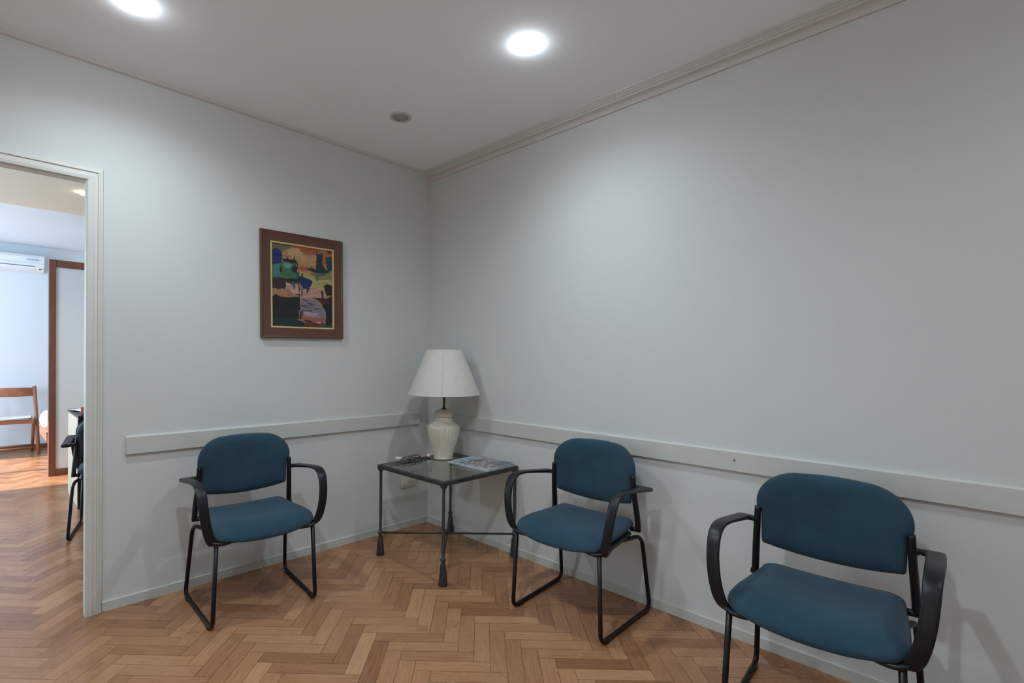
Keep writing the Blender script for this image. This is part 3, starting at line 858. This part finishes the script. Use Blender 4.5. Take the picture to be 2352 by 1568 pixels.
# ------------------------------------------------------------------ table lamp
LX, LY = -0.215, -0.425
t = thing('table_lamp', 'cream ceramic urn table lamp with a large beige shade on the glass table', 'lamp', (LX, LY, TZ+0.0005), math.radians(-48))
def flute(a_, z):
    f = 0.0
    if 0.008 < z < 0.222: f = min(1, (z-0.008)/0.02)*min(1, (0.222-z)/0.012)
    return 1-0.035*f*(1-abs(math.sin(a_*12)))**1.0 - 0.006*f
prof = [(0.050, 0.0), (0.061, 0.001), (0.064, 0.006), (0.0635, 0.012), (0.064, 0.02), (0.070, 0.05), (0.078, 0.08), (0.087, 0.11), (0.096, 0.14), (0.103, 0.165), (0.107, 0.190), (0.1075, 0.205), (0.1045, 0.216), (0.100, 0.221), (0.097, 0.224), (0.088, 0.230), (0.074, 0.238), (0.064, 0.246), (0.0585, 0.255), (0.0565, 0.266), (0.0575, 0.273), (0.054, 0.274)]
bm = bmesh.new(); lathe(bm, prof, 192, mod=flute)
o = obj('body', bm, m_ceramic, t, smooth=True)
prof = [(0.050, 0.2735), (0.0615, 0.275), (0.0635, 0.279), (0.0630, 0.284)]
for i in range(1, 9):
    a_ = i/8*pi/2; prof.append((0.010+0.053*math.cos(a_)**0.75 if i < 8 else 0.010, 0.290+0.036*math.sin(a_)))
bm = bmesh.new(); lathe(bm, prof, 72, mod=lambda a_, z: 1-0.012*(1-abs(math.sin(a_*12))))
obj('cap', bm, m_ceramic2, t, smooth=True)
bm = bmesh.new(); lathe(bm, [(0.018, 0.325), (0.018, 0.328), (0.009, 0.335), (0.0075, 0.345), (0.0075, 0.50), (0.013, 0.505), (0.013, 0.56), (0.004, 0.565)], 24)
st = flatsmooth(obj('stem', bm, m_brass, t), 40)
bm = bmesh.new(); lathe(bm, [(0.010, 0.560), (0.014, 0.575), (0.028, 0.605), (0.030, 0.625), (0.022, 0.648), (0.002, 0.660)], 24)
obj('bulb', bm, m_bulb_off, t, smooth=True)
# shade: slightly faceted cone with a seam, real thickness
SB, ST_, RB, RT = 0.422, 0.713, 0.237, 0.118
bm = bmesh.new(); n = 96
def shade_ring(r_, z): return [bm.verts.new((r_*math.cos(2*pi*k/n), r_*math.sin(2*pi*k/n), z)) for k in range(n)]
ro = [shade_ring(RB, SB), shade_ring(RB-0.0005, SB+0.004), shade_ring((RB+RT)/2, (SB+ST_)/2), shade_ring(RT, ST_), shade_ring(RT-0.0025, ST_), shade_ring((RB+RT)/2-0.0025, (SB+ST_)/2), shade_ring(RB-0.0025, SB)]
for A, B in zip(ro, ro[1:]+ro[:1]):
    for k in range(n): bm.faces.new((A[k], A[(k+1) % n], B[(k+1) % n], B[k]))
sh = flatsmooth(obj('lamp_shade', bm, m_shade, t), 40)
bm = bmesh.new()   # seam facing the room
tube(bm, [((RB+0.0003)*math.cos(-pi/2), (RB+0.0003)*math.sin(-pi/2), SB), ((RT+0.0003)*math.cos(-pi/2), (RT+0.0003)*math.sin(-pi/2), ST_)], 0.0022, 6, r2=0.0012, side=(1, 0, 0))
sm = obj('seam', bm, m_shade, sh, smooth=True)
sm.rotation_euler = (0, 0, math.radians(4))
bm = bmesh.new()
for k in range(3):
    a_ = 2*pi*k/3
    tube(bm, [(0.004*math.cos(a_), 0.004*math.sin(a_), ST_-0.012), ((RT-0.002)*math.cos(a_), (RT-0.002)*math.sin(a_), ST_-0.004)], 0.0015, 6)
tube(bm, [(0, 0, 0.655), (0, 0, ST_-0.008)], 0.003, 8)
obj('shade_carrier', bm, m_brass, t, smooth=True)
# power cord, tangled on the glass; coordinates in the world, converted to the lamp's frame
rotm = Matrix.Rotation(math.radians(48), 3, 'Z')
def loc_(p): return rotm @ Vector((p[0]-LX, p[1]-LY, p[2]))
rnd = random.Random(3)
z0 = 0.0028
path = [(-0.170, -0.482), (-0.205, -0.496), (-0.245, -0.486), (-0.272, -0.462), (-0.290, -0.425), (-0.285, -0.380), (-0.272, -0.345), (-0.285, -0.322), (-0.318, -0.308), (-0.340, -0.300), (-0.372, -0.322)]
cxs = [(-0.40, -0.32), (-0.36, -0.30), (-0.34, -0.34), (-0.39, -0.36), (-0.43, -0.33), (-0.40, -0.29), (-0.35, -0.33), (-0.38, -0.38), (-0.45, -0.35), (-0.47, -0.31), (-0.42, -0.30), (-0.37, -0.35), (-0.41, -0.41), (-0.44, -0.44), (-0.49, -0.46), (-0.53, -0.47), (-0.56, -0.46), (-0.575, -0.42), (-0.55, -0.35), (-0.51, -0.32), (-0.485, -0.305), (-0.47, -0.285)]
full = [(x, y, z0) for x, y in path]
for i, (x, y) in enumerate(cxs):
    z = z0+(0.022*abs(math.sin(i*1.7)) if i < 12 else 0.001)
    full.append((x+rnd.uniform(-.012, .012), y+rnd.uniform(-.012, .012), z))
bm = bmesh.new(); tube(bm, catmull([loc_(p) for p in full], 7), 0.0017, 7)
obj('cord', bm, m_cord, t, smooth=True)
full = [(-0.36, -0.31, 0.004), (-0.39, -0.34, 0.016), (-0.37, -0.36, 0.020), (-0.34, -0.335, 0.028), (-0.36, -0.30, 0.024), (-0.40, -0.31, 0.006), (-0.46, -0.325, 0.012), (-0.50, -0.34, 0.004), (-0.475, -0.37, 0.003), (-0.42, -0.385, 0.003), (-0.38, -0.41, 0.010), (-0.36, -0.39, 0.003), (-0.345, -0.36, 0.003)]
bm = bmesh.new(); tube(bm, catmull([loc_(p) for p in full], 7), 0.0017, 7)
obj('cord', bm, m_cord, t, smooth=True)
p = loc_((-0.455, -0.262, 0.009))
bm = bmesh.new(); box(bm, -0.021, 0.021, -0.011, 0.011, -0.008, 0.008, 0.005, seg=3)
pl = obj('plug', bm, m_white, t, smooth=True, loc=p, rot=(0, 0.1, math.radians(25)))
p = loc_((-0.268, -0.335, 0.0155))
bm = bmesh.new(); box(bm, -0.020, 0.020, -0.010, 0.010, -0.010, 0.010, 0.004, seg=3)
obj('cord_switch', bm, m_white, t, smooth=True, loc=p, rot=(0.1, 0.15, math.radians(100)))

# ------------------------------------------------------------------ magazines
def magazine(name, label, cx, cy, z, w_, h_, th, rz, style):
    t = thing(name, label, 'magazine', (cx, cy, z), rz, 'magazines on the glass table')
    bm = bmesh.new(); box(bm, -w_/2, w_/2, -h_/2, h_/2, 0.0, th-0.0006, 0.0008, seg=1)
    obj('pages', bm, m_pages, t)
    from mathutils import noise
    bm = bmesh.new(); cl = bm.loops.layers.float_color.new('paint')
    nx, ny = 70, 50; g_ = []; cc = {}
    for j in range(ny+1):
        row = []
        for i in range(nx+1):
            u, v = i/nx, j/ny
            # u=0 is the end with the pale title band
            n1 = noise.noise(Vector((u*6, v*4.5, style))); n2 = noise.noise(Vector((u*13, v*11, style+4))); n3 = noise.noise(Vector((u*30, v*24, style+8)))
            if u < 0.24+0.05*n1:
                col = [0.36, 0.50, 0.58]
                if 0.10 < u < 0.19 and abs(n3) > 0.18: col = [0.12, 0.18, 0.24]
            else:
                g = 0.30+0.34*n1+0.30*n2+0.18*n3
                g = max(0.03, g)
                col = [g*1.02, g*0.93, g*1.0]
                if n1 > 0.18: col = [0.36, 0.27, 0.23]
                if n2 < -0.22: col = [0.06, 0.06, 0.08]
                if u > 0.72 and v > 0.5: col = [0.09+0.1*n3, 0.11+0.1*n3, 0.15+0.1*n3]
            vt = bm.verts.new(((u-0.5)*w_, (v-0.5)*h_, th)); cc[vt] = (*col, 1); row.append(vt)
        g_.append(row)
    for j in range(ny):
        for i in range(nx):
            f = bm.faces.new((g_[j][i], g_[j][i+1], g_[j+1][i+1], g_[j+1][i]))
            for lp in f.loops: lp[cl] = cc[lp.vert]
    rim = {}
    obj('cover', bm, m_cover, t)
    return t
# the long side runs along the right wall, the pale band toward the lamp
magazine('magazine', 'lower magazine of the stack on the glass table, beneath the picture cover one', -0.158, -0.722, TZ, 0.330, 0.245, 0.0075, math.radians(-88), 3.0)
magazine('magazine', 'glossy magazine with a photo cover, topmost of the stack on the glass table', -0.162, -0.715, TZ+0.0078, 0.325, 0.240, 0.0075, math.radians(-84.5), 1.0)

# ------------------------------------------------------------------ next room, through the doorway
# white panel with a brown timber frame
t = thing('framed_screen_panel', 'tall white panel with a reddish-brown wooden frame, seen through the doorway', 'partition', (-1.925, 3.60, 0))
bm = bmesh.new(); box(bm, 0.0, 0.056, 0.0, 0.10, 0, 2.165, 0.003); obj('frame_post', bm, m_brown, t)
bm = bmesh.new(); box(bm, 0.056, 1.6, 0.005, 0.095, 2.092, 2.165, 0.002); obj('top_rail', bm, m_brown, t)
bm = bmesh.new(); box(bm, 0.056, 1.6, 0.005, 0.095, 0, 0.066, 0.002); obj('bottom_rail', bm, m_brown, t)
bm = bmesh.new(); box(bm, 0.056, 1.6, 0.02, 0.08, 0.066, 2.092); obj('panel', bm, m_backwall, t)

# air conditioner
t = thing('air_conditioner', 'white wall-mounted air conditioner high on the back wall of the next room', 'air conditioner', (-2.235, 5.66, 2.262))
cp = [(0, 0), (-0.10, 0.0), (-0.165, 0.020), (-0.20, 0.060), (-0.205, 0.17), (-0.19, 0.195), (-0.17, 0.20), (0, 0.20)]
bm = bmesh.new(); prism(bm, cp, 'x', -0.40, 0.40)
bmesh.ops.bevel(bm, geom=bm.edges[:], offset=0.006, segments=2, affect='EDGES')
flatsmooth(obj('casing', bm, m_ac, t), 30)
bm = bmesh.new(); box(bm, -0.36, 0.31, -0.2005, -0.175, 0.052, 0.060); obj('outlet_slot', bm, m_acline, t)
bm = bmesh.new(); box(bm, -0.36, 0.31, -0.178, -0.150, 0.018, 0.048, 0.003, rot=None); obj('air_flap', bm, m_ac, t)
bm = bmesh.new(); box(bm, -0.40, 0.395, -0.2065, -0.200, 0.093, 0.0955); obj('panel_line', bm, m_acoval, t)
bm = bmesh.new(); box(bm, -0.40, 0.360, -0.2035, -0.190, 0.168, 0.172); obj('panel_line', bm, m_acoval, t)
bm = bmesh.new(); box(bm, 0.345, 0.370, -0.196, -0.180, 0.022, 0.030, 0.002); obj('indicator', bm, m_dark, t)
bm = bmesh.new()
tube(bm, [(0.290+0.070*math.cos(2*pi*k/40), -0.2045, 0.135+0.021*math.sin(2*pi*k/40)) for k in range(40)], 0.0018, 6, closed=True)
bg = obj('badge', bm, m_acoval, t)
bm = bmesh.new()
for k, (x, w_) in enumerate(((0.238, 0.012), (0.252, 0.010), (0.264, 0.010), (0.276, 0.014), (0.294, 0.010), (0.307, 0.009), (0.319, 0.010), (0.331, 0.010))):
    box(bm, x, x+w_, -0.2065, -0.2040, 0.133, 0.143)
obj('badge_lettering', bm, m_acblue, bg)

# wooden folding chair
t = thing('folding_chair', 'wooden folding chair with white papers on its seat against the back wall', 'chair', (-2.125, 5.33, 0))
FW = 0.212
for s_ in (-1, 1):
    bm = bmesh.new(); tube(bm, [(FW*s_-0.018*s_, 0.13, 0.815), (FW*s_-0.006*s_, 0.00, 0.44), (FW*s_+0.006*s_, -0.17, 0.0)], 0.020, 12, r2=0.020, side=(0, 1, 0)); obj('front_leg', bm, m_chairwood, t, smooth=True)
    bm = bmesh.new(); tube(bm, [((FW-0.036)*s_, -0.10, 0.42), ((FW-0.036)*s_, 0.17, 0.0)], 0.018, 12, r2=0.016, side=(0, 1, 0)); obj('rear_leg', bm, m_chairwood, t, smooth=True)
bm = bmesh.new()
pts = [(-0.205+0.41*i/16, 0.125-0.040*(1-((i-8)/8)**2), 0.748) for i in range(17)]
strap(bm, pts, lambda u: 0.112-0.01*abs(2*u-1)**2, lambda u: 0.012, side=(0, 0, 1)); obj('top_rail', bm, m_chairwood, t, smooth=True)
bm = bmesh.new()
for k in range(8):
    y = -0.19+k*0.048; box(bm, -0.172, 0.172, y, y+0.040, 0.427, 0.437, 0.002)
box(bm, -0.176, 0.176, -0.204, -0.178, 0.385, 0.432, 0.004); box(bm, -0.176, 0.176, 0.165, 0.187, 0.396, 0.430, 0.003)
box(bm, -0.178, -0.156, -0.2, 0.187, 0.396, 0.428, 0.003); box(bm, 0.156, 0.178, -0.2, 0.187, 0.396, 0.428, 0.003)
obj('seat', bm, m_chairwood, t)
bm = bmesh.new(); tube(bm, [(-0.205, -0.135, 0.085), (0.205, -0.135, 0.085)], 0.010, 8); obj('stretcher', bm, m_chairwood, t, smooth=True)
bm = bmesh.new(); tube(bm, [(-0.172, 0.115, 0.085), (0.172, 0.115, 0.085)], 0.010, 8); obj('stretcher', bm, m_chairwood, t, smooth=True)
def sheet(sz, hfun, th=0.0015):
    bm = bmesh.new(); T = []; B = []
    for j in range(9):
        T.append([bm.verts.new(((i/8-0.5)*sz[0], (j/8-0.5)*sz[1], hfun(i/8, j/8)+th)) for i in range(9)])
        B.append([bm.verts.new(((i/8-0.5)*sz[0], (j/8-0.5)*sz[1], hfun(i/8, j/8))) for i in range(9)])
    for j in range(8):
        for i in range(8):
            bm.faces.new((T[j][i], T[j][i+1], T[j+1][i+1], T[j+1][i])); bm.faces.new((B[j][i], B[j+1][i], B[j+1][i+1], B[j][i+1]))
    for i in range(8):
        bm.faces.new((T[0][i], B[0][i], B[0][i+1], T[0][i+1])); bm.faces.new((T[8][i], T[8][i+1], B[8][i+1], B[8][i]))
        bm.faces.new((T[i][0], T[i+1][0], B[i+1][0], B[i][0])); bm.faces.new((T[i][8], B[i][8], B[i+1][8], T[i+1][8]))
    return bm
for k, (x, y, z, rz, sz, lb) in enumerate(((-2.145, 5.30, 0.4394, 0.05, (0.28, 0.37), 'lower white sheet of paper on the folding chair, nearer its front edge'), (-2.125, 5.31, 0.4415, -0.06, (0.31, 0.34), 'upper curled white paper lying on the folding chair seat'))):
    o = obj('paper_sheet', sheet(sz, lambda u, v: (0.004+0.018*max(0, u-0.4)*(1-abs(v-0.5)))*k), m_paper, None, loc=(x, y, z), rot=(0, 0, rz)); tag(o, lb, 'paper', 'papers on the folding chair')

# low wooden bench with a rounded white object
t = thing('low_bench', 'low light-wood bench against which the framed panel stands, in the next room', 'bench', (-1.58, 4.25, 0))
bm = bmesh.new(); box(bm, -0.35, 0.35, -0.45, 0.45, 0.40, 0.42, 0.003); obj('bench_top', bm, m_chairwood, t)
bm = bmesh.new(); box(bm, -0.345, -0.325, -0.44, 0.44, 0.315, 0.40); box(bm, 0.325, 0.345, -0.44, 0.44, 0.315, 0.40); box(bm, -0.325, 0.325, -0.44, -0.42, 0.315, 0.40); box(bm, -0.325, 0.325, 0.42, 0.44, 0.315, 0.40); obj('apron', bm, m_chairwood, t)
for sx in (-0.20, 0.28):
    for sy in (-0.40, 0.40):
        bm = bmesh.new(); box(bm, sx-0.02, sx+0.02, sy-0.02, sy+0.02, 0, 0.40, 0.003); obj('leg', bm, m_chairwood, t)
bm = bmesh.new()
r_ = bmesh.ops.create_icosphere(bm, subdivisions=4, radius=1.0)
for v in bm.verts:
    v.co = Vector((math.copysign(abs(v.co.x)**0.8, v.co.x)*0.15, math.copysign(abs(v.co.y)**0.8, v.co.y)*0.10, math.copysign(abs(v.co.z)**0.8, v.co.z)*0.115))
    if v.co.z < -0.09: v.co.z = -0.09
tag(obj('rounded_bag', bm, m_paper, None, smooth=True, loc=(-1.805, 4.22, 0.511)), 'white rounded bundle lying on the low wooden bench beside the folding chair', 'bag')

# desk with a black top
t = thing('office_desk', 'desk with a thin black top and cream side panel behind the doorway jamb', 'desk', (-1.35, 2.42, 0))
bm = bmesh.new(); box(bm, -0.505, 0.60, -0.36, 0.36, 0.715, 0.735, 0.003); obj('desk_top', bm, m_black, t)
bm = bmesh.new(); box(bm, -0.500, -0.475, -0.345, 0.345, 0.0, 0.715, 0.002); obj('side_panel', bm, m_cream, t)
bm = bmesh.new(); box(bm, 0.570, 0.595, -0.345, 0.345, 0.0, 0.715, 0.002); obj('side_panel', bm, m_cream, t)
bm = bmesh.new(); box(bm, -0.505, -0.462, -0.358, -0.318, 0.0, 0.713, 0.003); obj('leg', bm, m_blackmetal, t)
bm = bmesh.new(); box(bm, -0.475, 0.57, -0.350, -0.335, 0.60, 0.715, 0.002); obj('front_rail', bm, m_black, t)
bm = bmesh.new(); box(bm, -0.45, 0.0, -0.10, 0.32, 0.13, 0.70, 0.003); p_ = obj('drawer_unit', bm, m_khaki, t)
bm = bmesh.new(); box(bm, -0.45, 0.0, -0.09, 0.31, 0.0, 0.125, 0.003); obj('plinth', bm, m_orange, p_)
tag(obj('paper_sheet', sheet((0.21, 0.28), lambda u, v: 0.035*abs(math.sin(u*3.1+v*2.3))*(0.3+u)), m_paper, None, loc=(-1.725, 2.50, 0.7357), rot=(0, 0, 0.3)), 'crumpled white paper on the black desk top', 'paper')
bm = bmesh.new(); lathe(bm, [(0.026, 0.0), (0.028, 0.002), (0.033, 0.052), (0.030, 0.052), (0.025, 0.006), (0.001, 0.006)], 28)
cup = flatsmooth(obj('pen_cup', bm, m_red, None, loc=(-1.79, 2.235, 0.7355)), 40)
tag(cup, 'small red-brown cup on the desk at the edge of the doorway', 'cup')
